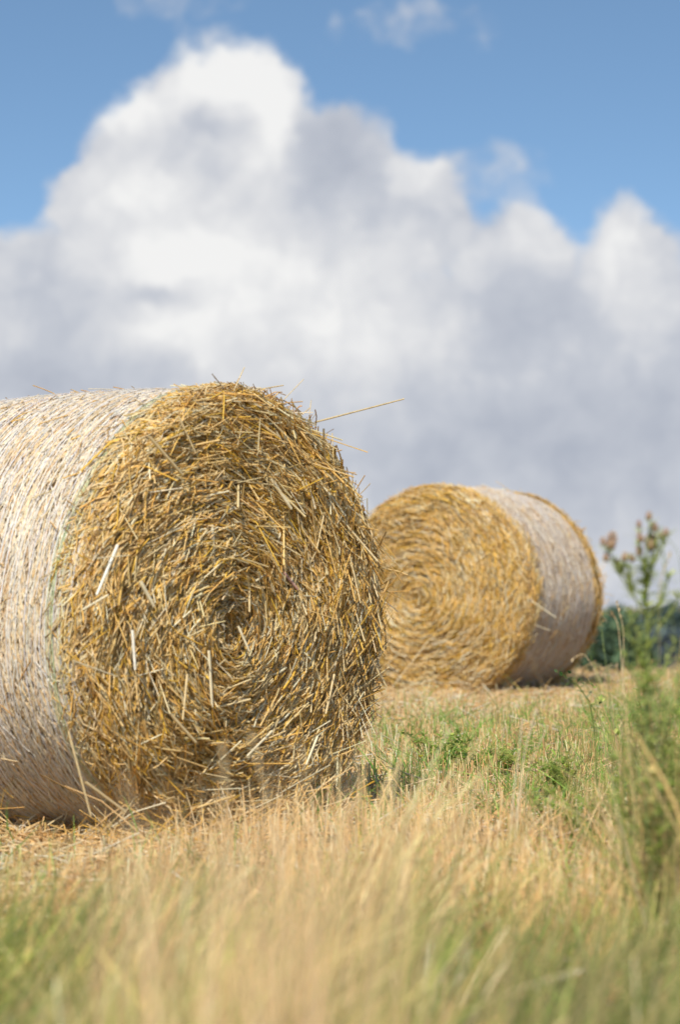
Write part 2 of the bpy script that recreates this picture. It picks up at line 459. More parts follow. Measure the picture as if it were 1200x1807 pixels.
def green(x, y):
    px = 600 + x / y * F; gy = 1009 + .82 * F / y
    d = patch(x, y) * .24 * np.clip((gy - 1240) / 60, .15, 1)
    d = np.maximum(d, 1.0 * np.exp(-((px - 880) / 200) ** 4 - ((gy - 1335) / 52) ** 4) * (.55 + .45 * np.sin(px / 23 + gy / 9)))
    d = np.maximum(d, .95 * np.exp(-((px - 1000) / 150) ** 2 - ((gy - 1450) / 60) ** 2))
    d = np.maximum(d, .7 * np.exp(-((px - 1150) / 130) ** 2 - ((gy - 1330) / 120) ** 2))
    d = np.maximum(d, .6 * np.exp(-((px - 730) / 90) ** 2 - ((gy - 1380) / 60) ** 2))
    d = np.maximum(d, .8 * np.exp(-((px - 220) / 60) ** 2 - ((gy - 1480) / 20) ** 2))
    d = np.maximum(d, np.clip((gy - 1540) / 220, 0, .8) * (.4 + .6 * np.clip(px / 1100, 0, 1)))
    cl = np.sin(x * 11 + 2 * np.sin(y * 3.1)) * np.sin(y * 4.7 + 1.5 * np.sin(x * 6.3)) + .5 * np.sin(x * 23 + y * 9)
    d = d * np.where(gy < 1560, np.clip(.75 + 1.1 * cl, .08, 1.3), 1)
    return np.where(y > 15.8, d * .25, d)
# standing stubble
g = Geo()
nt = 9500; tx, ty = wander(nt, 4.2, 20.8, .34, .85)
row = np.round((tx + .35 * ty) / .15) * .15 - .35 * ty
tx = np.where(rng.uniform(size=nt) < .8, row + rng.normal(0, .02, nt), tx)
th_ = rng.uniform(.5, 1.2, nt); tcol = palette(nt, TAN + [(.50, .32, .14)], TW + [1.4], .22)
n = 46000; k = rng.integers(0, nt, n); x = tx[k] + rng.normal(0, .014, n); y = ty[k] + rng.normal(0, .02, n)
ok = not_in_bale(x, y) & (rng.uniform(size=n) > .75 * green(x, y)); x, y, k = x[ok], y[ok], k[ok]
h = rng.uniform(.06, .145, len(x)) * th_[k]
h = h * np.where((np.hypot(x - c1[0] - .1, y - c1[1] + .2) < 1.1) & (x < B1[0] + .1), .72, 1) * np.where(y < 9, .85, 1) * (1 - .25 * np.clip((y - 12) / 4, 0, 1))
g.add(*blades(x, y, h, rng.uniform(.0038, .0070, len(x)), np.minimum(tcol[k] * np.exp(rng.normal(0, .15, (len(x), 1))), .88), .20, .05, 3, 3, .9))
o = g.build('stubble', M_DRY); tag(o, 'short cut straw stubble standing all over the field', 'stubble', kind='stuff')
# lying litter
g = Geo(); n = 60000
x, y = wander(n, 4.2, 21, .34, .8)
ok = not_in_bale(x, y); x, y = x[ok], y[ok]; n = len(x)
a = rng.uniform(0, 2 * PI, n); ln = rng.gamma(2.5, .035, n).clip(.03, .3); til = rng.normal(0, .18, n)
s = np.linspace(-.5, .5, 3)[None] * ln[:, None]
zz = ground_z(x, y) + np.abs(rng.normal(0, .02, n)) + .004 + np.abs(til) * ln * .5
P = np.stack([x[:, None] + s * np.cos(a)[:, None], y[:, None] + s * np.sin(a)[:, None], zz[:, None] + s * til[:, None]], -1)
P[:, 1, 2] += rng.uniform(0, .01, n)
g.add(*tubes(P, rng.uniform(.0018, .0036, n), palette(n, TAN + [(.90, .80, .62)], TW + [2], .22), 3))
o = g.build('loose_straw', M_DRY); tag(o, 'loose chopped straw lying between the stubble', 'loose straw', kind='stuff')

# straw shed round the foot of each bale
for (c, A, L, R, nn) in ((c1, A1, L1, R1, 4200), (c2, A2, L2, R2, 800)):
    g = Geo(); u = rng.uniform(-1, 1, nn) * R * .8; v = -(L / 2) - rng.exponential(.10, nn) + .12
    m = rng.uniform(size=nn) < .4
    sg = np.where(rng.uniform(size=nn) < .5, -1, 1)
    u = np.where(m, sg * (R * .42 + rng.exponential(.10, nn)), u); v = np.where(m, rng.uniform(-L / 2, L / 2, nn), v)
    x = c[0] + u * math.cos(A) - v * math.sin(A); y = c[1] + u * math.sin(A) + v * math.cos(A)
    a = rng.uniform(0, 2 * PI, nn); ln = rng.gamma(2.5, .045, nn).clip(.04, .32); til = rng.normal(0, .45, nn)
    s = np.linspace(-.5, .5, 4)[None] * ln[:, None]
    zz = ground_z(x, y) + np.abs(rng.normal(0, .02, nn)) + .006 + np.abs(til) * ln * .35
    P = np.stack([x[:, None] + s * np.cos(a)[:, None], y[:, None] + s * np.sin(a)[:, None], zz[:, None] + s * til[:, None] - 2 * s * s], -1)
    g.add(*tubes(P, rng.uniform(.0013, .0028, nn), palette(nn, GOLD, GW1, .15), 3))
    o = g.build('fallen_straw', M_STRAW)
    tag(o, 'loose golden straw heaped round the foot of the ' + ('near' if R == R1 else 'far') + ' bale', 'loose straw', kind='stuff')

# green grass and low weeds in patches
g = Geo(); n = 95000
x, y = wander(n, 4.0, 19.5, .34, .75)
d = green(x, y)
ok = (rng.uniform(size=n) < d) & not_in_bale(x, y, .02); x, y = x[ok], y[ok]
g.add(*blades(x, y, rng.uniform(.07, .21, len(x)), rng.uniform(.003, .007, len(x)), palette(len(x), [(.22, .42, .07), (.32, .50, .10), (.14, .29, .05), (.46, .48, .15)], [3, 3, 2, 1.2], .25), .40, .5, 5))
o = g.build('green_grass', M_GREEN); tag(o, 'green grass blades growing through the stubble', 'grass', kind='stuff')

# tall blurred dry grass near the camera, with green mixed in
def tufts(n, nt, y0, y1, wid, sig):
    ty = rng.uniform(y0, y1, nt); tx = rng.uniform(-1, 1, nt) * (wid * ty * .5 + .2)
    k = rng.integers(0, nt, n)
    return tx[k] + rng.normal(0, sig, n), np.clip(ty[k] + rng.normal(0, sig, n), 1.9, 9), k
g = Geo(); n = 6000; nt = 100
x, y, k = tufts(n, nt, 2.3, 5.6, .40, .05)
px = 600 + x / y * F
top = (.28 + .17 * np.exp(-((px - 500) / 260) ** 2) + .05 * np.sin(px / 90)) * rng.uniform(.45, 1.3, nt)[k]
h = rng.uniform(.42, 1.0, n) * top
tc_ = palette(nt, [(.88, .59, .25), (.88, .65, .33), (.74, .43, .15), (.90, .74, .46), (.54, .50, .13), (.38, .44, .09), (.80, .47, .21)], [3, 3, 2, 1.6, 1.6, 1.6, 2.4], .18)
f_ = np.sin(px / 61 + 2.2 * np.sin(y * 3.1)) + .8 * np.sin(px / 27 + y * 4.0) + .7 * np.clip((px - 500) / 500, -1, 1) - 1.3 * (y - 3.9)
gm_ = (f_ > .45)[:, None]
col = np.where(gm_, palette(n, [(.34, .38, .09), (.25, .33, .07), (.48, .42, .14)], None, .12), tc_[k])
col = np.clip(col * np.exp(rng.normal(0, .18, (n, 1))), 0, .9)
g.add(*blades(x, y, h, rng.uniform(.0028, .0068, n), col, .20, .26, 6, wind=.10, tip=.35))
o = g.build('dry_grass', M_DRY); tag(o, 'tall dry grass tufts nearest the camera, strongly blurred', 'grass', kind='stuff')
g = Geo(); n = 13000; nt = 150
x, y, k = tufts(n, nt, 2.2, 5.4, .40, .06)
px = 600 + x / y * F
w = .55 + .45 * np.clip((px - 100) / 600, 0, 1)
ok = rng.uniform(size=n) < w; x, y, k = x[ok], y[ok], k[ok]
tc_ = palette(nt, [(.26, .34, .09), (.36, .38, .11), (.20, .27, .07), (.52, .45, .18), (.64, .50, .24)], [3, 3, 1.6, 2.4, 2], .22)
g.add(*blades(x, y, rng.uniform(.14, .34, len(x)) * rng.uniform(.65, 1.2, nt)[k], rng.uniform(.003, .007, len(x)), np.clip(tc_[k] * np.exp(rng.normal(0, .2, (len(x), 1))), 0, .9), .28, .35, 6, wind=.08))
o = g.build('near_green_grass', M_GREEN); tag(o, 'green grass at the bottom edge, out of focus', 'grass', kind='stuff')
g = Geo(); n = 340
y = rng.uniform(2.1, 3.3, n); px = rng.normal(500, 150, n); x = (px - 600) / F * y
h = (CAMZ - ground_z(x, y)) - (rng.uniform(1320, 1560, n) - 1070) / F * y
g.add(*blades(x, y, h * 1.04, rng.uniform(.0016, .0034, n), palette(n, [(.80, .54, .29), (.72, .48, .25), (.86, .64, .38)], None, .12), .16, .16, 7))
o = g.build('tall_grass', M_DRY); tag(o, 'sparse tall pale grass veiling the foot of the near bale', 'grass', kind='stuff')
# wispy straw-coloured grass in the middle distance
g = Geo(); n = 4200
x, y = wander(n, 5.2, 7.6, .32, 1.0)
ok = not_in_bale(x, y, .05); x, y = x[ok], y[ok]; n = len(x)
hw = rng.uniform(.12, .26, n) * np.clip((600 + x / y * F) / 450, .25, 1)
g.add(*blades(x, y, hw, rng.uniform(.0026, .0055, n), palette(n, TAN + [(.60, .36, .14)], TW + [1.5], .2), .26, .22, 5, tip=.4))
# wisps drooping out of the foot of the near bale
o = g.build('wispy_grass', M_DRY); tag(o, 'wispy bleached grass standing in front of the near bale', 'grass', kind='stuff')

# ------------------------------------------------------------------ single plants
def path_pts(p0, p1, sag=Vector((0, 0, 0)), K=8):
    p0, p1 = Vector(p0), Vector(p1); m = (p0 + p1) / 2 + Vector(sag)
    return np.array([(p0 * (1 - t) ** 2 + m * 2 * t * (1 - t) + p1 * t * t)[:] for t in np.linspace(0, 1, K)])

def leaf_strip(g, base, dirv, length, width, col, droop=.25, lobes=0):
    """narrow leaf; lobes makes it toothed"""
    K = 9; d = np.array(dirv, float); d /= np.linalg.norm(d)
    side = np.cross(d, [0, 0, 1]); side /= max(np.linalg.norm(side), 1e-6)
    t = np.linspace(0, 1, K)
    P = np.array(base)[None] + d[None] * (t * length)[:, None] + np.array([0, 0, -1])[None] * (droop * length * t ** 2)[:, None]
    w = width * np.sin(PI * np.clip(t * .92 + .08, 0, 1)) ** .7
    if lobes: w = w * np.where(np.arange(K) % 2 == 1, 1.0, .38)
    A = P + side[None] * w[:, None] + np.array([0, 0, .15])[None] * w[:, None]
    B = P - side[None] * w[:, None] + np.array([0, 0, .15])[None] * w[:, None]
    V = np.stack([A, P, B], 1).reshape(-1, 3); I = np.arange(K * 3).reshape(K, 3)
    Q = [[I[i, 0], I[i, 1], I[i + 1, 1], I[i + 1, 0]] for i in range(K - 1)] + [[I[i, 1], I[i, 2], I[i + 1, 2], I[i + 1, 1]] for i in range(K - 1)]
    g.add(V, Q, np.array(col)[None])

def lathe(g, base, axis, prof, col, seg=10):
    ax = Vector(axis).normalized(); u = ax.orthogonal().normalized(); v = ax.cross(u)
    rows = []
    for (z, r) in prof:
        rows.append([(Vector(base) + ax * z + (u * math.cos(a) + v * math.sin(a)) * r)[:] for a in [2 * PI * i / seg for i in range(seg)]])
    V = np.array(rows); I = np.arange(len(prof) * seg).reshape(-1, seg); J = np.roll(I, -1, 1)
    Q = np.stack([I[:-1], J[:-1], J[1:], I[1:]], -1).reshape(-1, 4)
    c = np.array(col, float)
    if c.ndim == 2: c = np.repeat(c, seg, 0)
    g.add(V.reshape(-1, 3), Q, c)

def thistle(d=5.3):
    base = pix(1146, 1500, d); gx = base.x; gz = float(ground_z(gx, d))
    root = empty('thistle', (gx, d, gz))
    tag(root, 'tall thistle with fluffy pinkish brown seed heads at the right edge', 'thistle')
    O = Vector((gx, d, gz))
    L = lambda px, py, dy=0: pix(px, py, d + dy) - O
    g = Geo(); G1 = (.40, .46, .18)
    main = [(1146, 1560), (1142, 1350), (1144, 1200), (1141, 1060), (1139, 1000), (1148, 930)]
    def bez(pts, K=16):
        ps = [L(*p) for p in pts]; out = []
        n = len(ps) - 1
        for i in range(K):
            u = i / (K - 1) * n; j = min(int(u), n - 1); f = u - j
            p0 = ps[max(j - 1, 0)]; p1 = ps[j]; p2 = ps[j + 1]; p3 = ps[min(j + 2, n)]
            out.append((.5 * ((2 * p1) + (p2 - p0) * f + (2 * p0 - 5 * p1 + 4 * p2 - p3) * f * f + (3 * p1 - p0 - 3 * p2 + p3) * f ** 3))[:])
        return np.array([out])
    P = bez(main, 20); P[0, 0, 2] = -.01
    g.add(*tubes(P, np.linspace(.0055, .0018, 20)[None], np.array([G1]), 6))
    g.build('stem', M_GREEN, root)
    branches = [
        [(1141, 1090), (1118, 1050), (1098, 1020), (1078, 985)],
        [(1118, 1050), (1102, 1010), (1094, 1000)],
        [(1141, 1060), (1140, 1010), (1128, 960), (1131, 935)],
        [(1141, 1040), (1150, 985), (1148, 950), (1146, 918)],
        [(1141, 1050), (1152, 1000), (1160, 960), (1158, 938)],
        [(1152, 1000), (1170, 965), (1176, 948)],
        [(1098, 1020), (1085, 990), (1068, 965)],
        [(1118, 1040), (1112, 1010), (1104, 990)],
        [(1142, 1150), (1170, 1100), (1196, 1060), (1215, 1040)],
        [(1143, 1190), (1118, 1140), (1105, 1110)],
        [(1142, 1120), (1160, 1080), (1172, 1050)],
        [(1143, 1230), (1118, 1190), (1098, 1150)], [(1144, 1230), (1172, 1180), (1192, 1130)], [(1143, 1150), (1122, 1110), (1108, 1075)],
        [(1143, 1290), (1112, 1250), (1090, 1215)], [(1144, 1280), (1178, 1240), (1202, 1190)], [(1142, 1100), (1165, 1060), (1184, 1015)],
        [(1143, 1200), (1132, 1160), (1124, 1130)], [(1143, 1330), (1168, 1290), (1182, 1250)],
    ]
    lf = Geo()
    for b in branches:
        g = Geo(); dy = rng.uniform(-.04, .04)
        P = bez([(p[0], p[1], dy * i / (len(b) - 1)) for i, p in enumerate(b)], 10)
        g.add(*tubes(P, np.linspace(.0026, .0012, 10)[None], np.array([(.42, .47, .19)]), 5))
        g.build('branch', M_GREEN, root)
        for k in range(34):
            i = rng.integers(0, 9); q = P[0, i] + (P[0, i + 1] - P[0, i]) * rng.uniform()
            a = rng.uniform(0, 2 * PI)
            leaf_strip(lf, q, (math.cos(a), math.sin(a), rng.uniform(.2, 1.2)), rng.uniform(.016, .042), rng.uniform(.002, .005),
                       palette(1, [(.50, .57, .20), (.58, .62, .24), (.42, .50, .17)], None, .15)[0], .2, 1)
    PM = bez(main, 60)[0]
    for k in range(260):
        i = int(rng.uniform(0, 1) ** .8 * 50); q = PM[i]
        a = rng.uniform(0, 2 * PI); low = 1 - i / 60
        leaf_strip(lf, q, (math.cos(a), math.sin(a), rng.uniform(.1, 1.0)), rng.uniform(.025, .06) * (.6 + 1.0 * low), rng.uniform(.004, .009),
                   palette(1, [(.46, .54, .17), (.56, .60, .20), (.38, .46, .15)], None, .18)[0], .35, 1)
    lf.build('foliage', M_GREEN, root)
    heads0 = [(1145, 912, 10, 1), (1129, 926, 9, 0), (1158, 932, 12, 0), (1134, 950, 12, 1), (1148, 961, 19, 2), (1168, 946, 9, 0), (1177, 940, 9, 0),
             (1066, 957, 10, 1), (1078, 960, 17, 2), (1070, 985, 11, 1), (1101, 984, 11, 1), (1092, 996, 11, 0), (1119, 985, 11, 1), (1129, 975, 11, 2), (1082, 950, 12, 2)]
    heads = [(a, b, c * .98, max(k, 1) if (a + b) % 3 else k) for a, b, c, k in heads0]
    for (hx, hy, wpx, kind) in heads:
        r = wpx / F * d * .58
        c = L(hx, hy + wpx * .6, rng.uniform(-.03, .03)); ax = Vector((rng.normal(0, .25), rng.normal(0, .2), 1)).normalized()
        hd = Geo()
        lathe(hd, c, ax, [(0, .001), (r * .2, r * .65), (r * .8, r * .92), (r * 1.5, r * .80), (r * 2.0, r * .50), (r * 2.02, .0005)],
              [(.26, .27, .11), (.34, .25, .14), (.52, .36, .23), (.54, .36, .24), (.64, .48, .36), (.64, .48, .36)], 9)
        # overlapping bract tips
        nb = 26; a = rng.uniform(0, 2 * PI, nb); zb = rng.uniform(.3, 1.7, nb) * r
        u = ax.orthogonal().normalized(); v = ax.cross(u)
        out = np.array([(u * math.cos(q) + v * math.sin(q))[:] for q in a])
        P0 = np.array(c)[None] + np.array(ax)[None] * zb[:, None] + out * r * .82
        P1 = P0 + out * r * .22 + np.array(ax)[None] * r * .45
        hd.add(*tubes(np.stack([P0, P1], 1), np.stack([np.full(nb, r * .10), np.full(nb, r * .01)], 1), palette(nb, [(.34, .23, .13), (.42, .28, .18)], None, .1), 3))
        ho = hd.build('flower_head', M_FLUFF, root)
        ff = Geo(); nf = 260 if kind else 90
        cc = np.array(c) + np.array(ax) * r * 1.8
        dirs = norm(rng.normal(size=(nf, 3)) + np.array(ax)[None] * (.9 if kind == 2 else 1.9))
        ln = r * (1.25 if kind == 2 else .95) * rng.uniform(.6, 1.1, nf)
        fc = [(.86, .72, .58), (.88, .75, .60), (.80, .62, .54)] if kind else [(.74, .50, .46), (.66, .44, .38)]
        ff.add(*tubes(np.stack([np.repeat(cc[None], nf, 0), cc[None] + dirs * ln[:, None]], 1), np.full(nf, r * .055), palette(nf, fc, None, .1), 3))
        ff.build('seed_fluff', M_FLUFF, ho)
thistle()

def weed(px, py, d, hpx, spread, n_br, n_leaf, label, name='leafy_weed', cat='weed', cols=GRN, leafl=(.018, .045), leafw=(.0035, .008), grp='leafy weeds at the right edge'):
    """bushy weed whose top is at pixel height hpx"""
    p = pix(px, py, d); gz = float(ground_z(p.x, d))
    root = empty(name, (p.x, d, gz)); tag(root, label, cat, grp)
    top = pix(px, hpx, d).z - gz
    st = Geo(); lf = Geo()
    for b in range(n_br):
        a = rng.uniform(0, 2 * PI); hh = top * rng.uniform(.55, 1.0); sp = spread * rng.uniform(.2, 1) * hh / top
        P = path_pts((rng.normal(0, .012), rng.normal(0, .012), -.01), (math.cos(a) * sp, math.sin(a) * sp, hh), (0, 0, hh * .15), 10)
        st.add(*tubes(P[None], np.linspace(.003, .0009, 10)[None], palette(1, [(.30, .36, .10), (.56, .46, .18), (.70, .52, .24)], None, .1), 4))
        for k in range(n_leaf):
            i = int(rng.uniform(.12, 1) * 9); q = P[i] + rng.normal(0, .004, 3)
            e = rng.uniform(0, 2 * PI)
            leaf_strip(lf, q, (math.cos(e), math.sin(e), rng.uniform(.1, 1.2)), rng.uniform(*leafl), rng.uniform(*leafw), palette(1, cols, None, .2)[0], .3, 0)
    st.build('stem', M_GREEN, root); lf.build('foliage', M_GREEN, root)
    return root
weed(1185, 1300, 5.9, 1120, .17, 20, 36, 'bushy green weed right of the thistle stem', cols=[(.46, .54, .15), (.38, .48, .12), (.56, .58, .20), (.30, .38, .11)])
weed(1115, 1400, 5.7, 1190, .13, 13, 28, 'slender green weed left of the thistle stem', cols=[(.46, .54, .15), (.38, .48, .12), (.56, .58, .20), (.30, .38, .11)])
weed(1165, 1500, 5.2, 1230, .15, 16, 34, 'dense green weed in front of the thistle foot', cols=[(.46, .54, .15), (.38, .48, .12), (.56, .58, .20), (.30, .38, .11)] + [(.60, .48, .20)])
weed(1010, 1480, 7.3, 1385, .17, 22, 40, 'low green weed in the stubble, left of the thistle clump')
weed(985, 1400, 8.6, 1290, .16, 18, 34, 'feathery green weed in the middle of the stubble')
weed(1150, 1290, 8.0, 1180, .26, 18, 34, 'green weed farther off behind the thistle', cols=[(.46, .54, .15), (.38, .48, .12), (.56, .58, .20), (.30, .38, .11)])
weed(790, 1360, 10.2, 1285, .22, 26, 40, 'small green weed patch beside the near bale')
weed(860, 1370, 9.8, 1310, .24, 26, 40, 'green weed in the stubble right of the yellow flowers')
# sprig with rounded dark leaves
weed(1022, 1300, 7.6, 1180, .06, 4, 16, 'small sprig with rounded dark green leaves before the far bale', name='leafy_sprig', cat='sprig', cols=[(.05, .13, .035), (.09, .2, .05)], leafl=(.014, .024), leafw=(.005, .009), grp=None) if False else None
def sprig():
    d = 7.6; p = pix(1055, 1330, d); gz = float(ground_z(p.x, d)); O = Vector((p.x, d, gz))
    root = empty('leafy_sprig', O); tag(root, 'small sprig with dark green rounded leaves in front of the far bale', 'sprig')
    L = lambda x, y: pix(x, y, d) - O
    pts = [L(1058, 1345), L(1050, 1290), L(1042, 1240), L(1022, 1212), L(990, 1188)]
    pts[0].z = -.01
    P = np.array([p[:] for p in pts]); st = Geo(); st.add(*tubes(P[None], np.linspace(.0022, .001, 5)[None], np.array([(.2, .27, .07)]), 5)); st.build('stem', M_GREEN, root)
    lf = Geo()
    for (x, y) in [(985, 1186), (992, 1192), (1005, 1190), (1012, 1198), (1008, 1206), (1020, 1204), (1030, 1210), (1024, 1220), (1035, 1222), (1046, 1222), (1060, 1230), (1062, 1238), (1000, 1198), (1052, 1285)]:
        q = L(x, y); e = rng.uniform(0, 2 * PI)
        for k in range(2):
            leaf_strip(lf, q + Vector((rng.normal(0, .003),) * 3), (math.cos(e + k * 2.2), .3 * math.sin(e + k), rng.uniform(-.2, .8)), rng.uniform(.014, .022), rng.uniform(.005, .008), palette(1, [(.06, .16, .04), (.1, .24, .06)], None, .15)[0], .2)
    lf.build('foliage', M_GREEN, root)
sprig()

def yellow_flower(px, py, d, label):
    p = pix(px, py, d); gz = float(ground_z(p.x, d)); O = Vector((p.x, d, gz))
    root = empty('yellow_flower', O); tag(root, label, 'flower', 'yellow flowers beside the near bale')
    top = p - O
    st = Geo(); st.add(*tubes(path_pts((.02, 0, -.01), top, (.01, 0, .02), 7)[None], np.full((1, 7), .0012), np.array([(.17, .28, .06)]), 5)); st.build('stem', M_GREEN, root)
    pt = Geo()
    for k in range(6):
        a = k * PI / 3
        leaf_strip(pt, top, (math.cos(a), math.sin(a), .5), .011, .005, (.85, .62, .02), -.2)
    pt.build('petals', M_FLUFF, root)
    cn = Geo(); lathe(cn, top, (0, 0, 1), [(-.001, .001), (.001, .003), (.004, .0025), (.0045, .0003)], (.7, .4, .03), 8); cn.build('flower_centre', M_FLUFF, root)
yellow_flower(743, 1336, 9.6, 'uppermost yellow flower among green weeds beside the near bale')
yellow_flower(771, 1373, 9.3, 'lowest yellow flower, right of the near bale')
yellow_flower(708, 1337, 9.7, 'yellow flower closest to the near bale, half hidden in grass')

def grass_stem(pts, d, w, col, label, seeds=0, mat=None, name='grass_stem', lean_y=0.0):
    P = [pix(x, y, d) for x, y in pts]
    b = P[0]; gz = float(ground_z(b.x, d)); O = Vector((b.x, d, gz))
    root = empty(name, O); tag(root, label, 'grass stem', 'single grass stems')
    Q = np.array([(p - O)[:] for p in P])
    for i in range(len(Q)): Q[i, 1] += lean_y * i / (len(Q) - 1)
    # densify
    t = np.linspace(0, len(Q) - 1, 14); Qd = np.stack([np.interp(t, range(len(Q)), Q[:, k]) for k in range(3)], -1)
    Qs = Qd.copy(); Qs[1:-1] = (Qd[:-2] + Qd[1:-1] * 2 + Qd[2:]) / 4
    st = Geo(); st.add(*tubes(Qs[None], (w * np.linspace(1, .5, 14))[None], np.array([col]), 5)); st.build('stem', mat or M_DRY, root)
    if seeds:
        sd = Geo()
        sd.add(*tubes(Qs[None, -4:], np.full((1, 4), w * .7), np.array([col]), 5))
        for k in range(seeds):
            q = Qs[-1] + (Qs[-4] - Qs[-1]) * rng.uniform(0, 1)
            v = norm(Qs[-1] - Qs[-3]) + rng.normal(0, .35, 3)
            leaf_strip(sd, q, v, rng.uniform(.008, .016), .0018, np.array(col) * rng.uniform(.8, 1.15), .15)
        sd.build('seed_head', M_DRY, root)
S_ = (.72, .56, .33); Gs = (.28, .36, .13)
gs = [
 ([(1215, 1480), (1205, 1200), (1178, 1040), (1166, 930)], 5.0, .0011, Gs, 'thin green stem with a bristly tip crossing the thistle top', 14),
 ([(1230, 1300), (1215, 1100), (1200, 975), (1176, 945)], 5.2, .0010, Gs, 'thin green stem leaning in from the right edge at the flower heads', 0),
 ([(1110, 1540), (1130, 1300), (1160, 1140), (1196, 1060)], 5.6, .0012, Gs, 'green blade leaning right across the thistle foliage', 0),
 ([(1160, 1500), (1165, 1150), (1163, 1030), (1185, 975)], 5.5, .0014, S_, 'pale dry stem with curled tip right of the thistle', 10),
 ([(1085, 1440), (1078, 1230), (1070, 1170), (1062, 1110)], 6.6, .0014, Gs, 'green stem with bent blade beside the far bale', 4),
 ([(1120, 1420), (1100, 1200), (1092, 1100), (1078, 1078)], 6.6, .0014, S_, 'dry stem with drooping seed head right of the far bale', 16),
 ([(1100, 1430), (1085, 1260), (1050, 1180), (1030, 1150), (1008, 1165)], 6.8, .0013, S_, 'dry stem arching left across the foot of the far bale', 6),
 ([(1095, 1400), (1100, 1200), (1102, 1110), (1088, 1060)], 6.8, .0013, S_, 'upright dry stem between far bale and thistle', 16),
 ([(905, 1590), (912, 1440), (925, 1330), (948, 1250)], 6.2, .0021, (.78, .66, .46), 'tall bleached stem in the middle leaning right', 8),
 ([(888, 1590), (905, 1420), (915, 1340), (922, 1270)], 6.2, .0021, (.80, .68, .48), 'tall bleached stem in the middle, upright one of the pair', 8),
 ([(880, 1600), (900, 1470), (935, 1350), (968, 1280)], 6.3, .0018, (.74, .60, .38), 'bleached stem leaning farthest right of the middle bunch', 6),
 ([(1240, 1560), (1185, 1400), (1150, 1340), (1118, 1290)], 4.7, .0042, (.78, .54, .22), 'thick golden straw leaning left at the right edge', 0),
 ([(1290, 1640), (1215, 1500), (1160, 1400), (1105, 1280)], 5.0, .0026, (.72, .52, .24), 'thin golden straw beneath the thick one at the right edge', 0),
 ([(1220, 1585), (1170, 1570), (1130, 1480), (1110, 1330)], 5.2, .0022, (.74, .56, .28), 'golden straw rising in the right weed clump', 0),
 ([(590, 1600), (585, 1500), (610, 1440), (640, 1400)], 5.7, .0020, S_, 'dry stem before the foot of the near bale leaning right', 5),
 ([(640, 1700), (650, 1520), (690, 1400), (720, 1300)], 4.3, .0014, S_, 'faint blurred stem between the two bales', 4),
 ([(395, 1800), (398, 1560), (400, 1420), (392, 1310)], 3.6, .0020, S_, 'blurred dry stem rising before the near bale, upright', 12),
 ([(520, 1800), (500, 1560), (470, 1400), (440, 1290)], 3.6, .0018, S_, 'blurred dry stem before the near bale bending left', 10),
]
for p in gs: grass_stem(p[0], p[1], p[2], p[3], p[4], p[5], M_GREEN if p[3] is Gs else M_DRY)

# wild grass in the weed clump at the right
rng = np.random.default_rng(321)
g = Geo(); n = 700
px = 1225 - np.abs(rng.normal(0, 50, n)); y = rng.uniform(4.9, 7.0, n); x = (px - 600) / F * y
top = rng.uniform(1120, 1520, n) + np.clip(1140 - px, 0, 200) * 2.6
h = np.clip((CAMZ - ground_z(x, y)) - (top - 1070) / F * y, .08, .8)
g.add(*blades(x, y, h, rng.uniform(.002, .0045, n), palette(n, GRN + TAN[:3], [1.6, 2.4, 1.6, 3, 3.4, 2.6, 2],   .22), .30, .55, 7))
o = g.build('wild_grass', M_GREEN); tag(o, 'tall green and straw-coloured grass around the thistle at the right', 'grass', kind='stuff')

# ------------------------------------------------------------------ far trees
M_LEAF = straw_mat('tree_leaf', .6, .3, .2, .3, 3)
M_BARK = noise_mat('bark', (.06, .045, .03), (.14, .11, .08), 6)
def tree(px, top_py, d, width, cols, label, n=2600):
    x = (px - 600) / F * d; gz = float(ground_z(x, d)); top = pix(px, top_py, d).z
    H = top - gz
    root = empty('tree', (x, d, gz)); tag(root, label, 'tree', 'distant trees beyond the field')
    tr = Geo()
    tr.add(*tubes(np.array([[(0, 0, -.3), (.05, 0, H * .2), (0, .1, H * .45), (.1, 0, H * .8)]]), np.array([[.035, .028, .02, .006]]) * H, np.array([(.3, .3, .3)]), 8))
    for k in range(9):
        a = rng.uniform(0, 6.28); z = rng.uniform(.25, .6) * H; r = width * .38
        tr.add(*tubes(path_pts((0, 0, z), (math.cos(a) * r, math.sin(a) * r, z + .25 * H), (0, 0, -.05 * H), 6)[None], (np.linspace(.012, .003, 6) * H)[None], np.array([(.3, .3, .3)]), 5))
    tr.build('trunk', M_BARK, root)
    m = 34; cc = rng.normal(size=(m, 3)); cc = norm(cc) * rng.uniform(.35, .85, (m, 1))
    cc = cc * np.array([width / 2, width / 2, H * .42]) + np.array([0, 0, H * .55])
    k = rng.integers(0, m, n)
    br = rng.uniform(.6, 1.35, m)
    p = cc[k] + rng.normal(0, 1, (n, 3)) * np.array([width, width, H * .8]) * .065
    p = p[(p[:, 2] > H * .06)]; k = k[:len(p)]; n = len(p)
    p[:, 2] = np.minimum(p[:, 2], H)
    s = rng.uniform(.10, .22, n) * H * .22
    u = norm(rng.normal(size=(n, 3))); v = norm(np.cross(u, rng.normal(size=(n, 3))))
    V = np.stack([p + u * s[:, None], p + v * s[:, None] * .6, p - u * s[:, None], p - v * s[:, None] * .6], 1)
    c = palette(n, cols, None, .15) * br[k][:, None]
    mesh_obj('crown', V.reshape(-1, 3), np.arange(n * 4).reshape(-1, 4), M_LEAF, root, np.repeat(c, 4, 0), False)
DG = [(.09, .15, .09), (.12, .19, .10), (.075, .12, .085)]
HZ = [(.16, .215, .25), (.20, .25, .29), (.13, .18, .21)]  # bluish leaf colours with aerial haze painted in
tree(1086, 1046, 110, 2.9, DG, 'dark green distant tree right beside the far bale')
tree(1118, 1078, 120, 2.6, DG, 'lower dark green distant tree behind the thistle leaves')
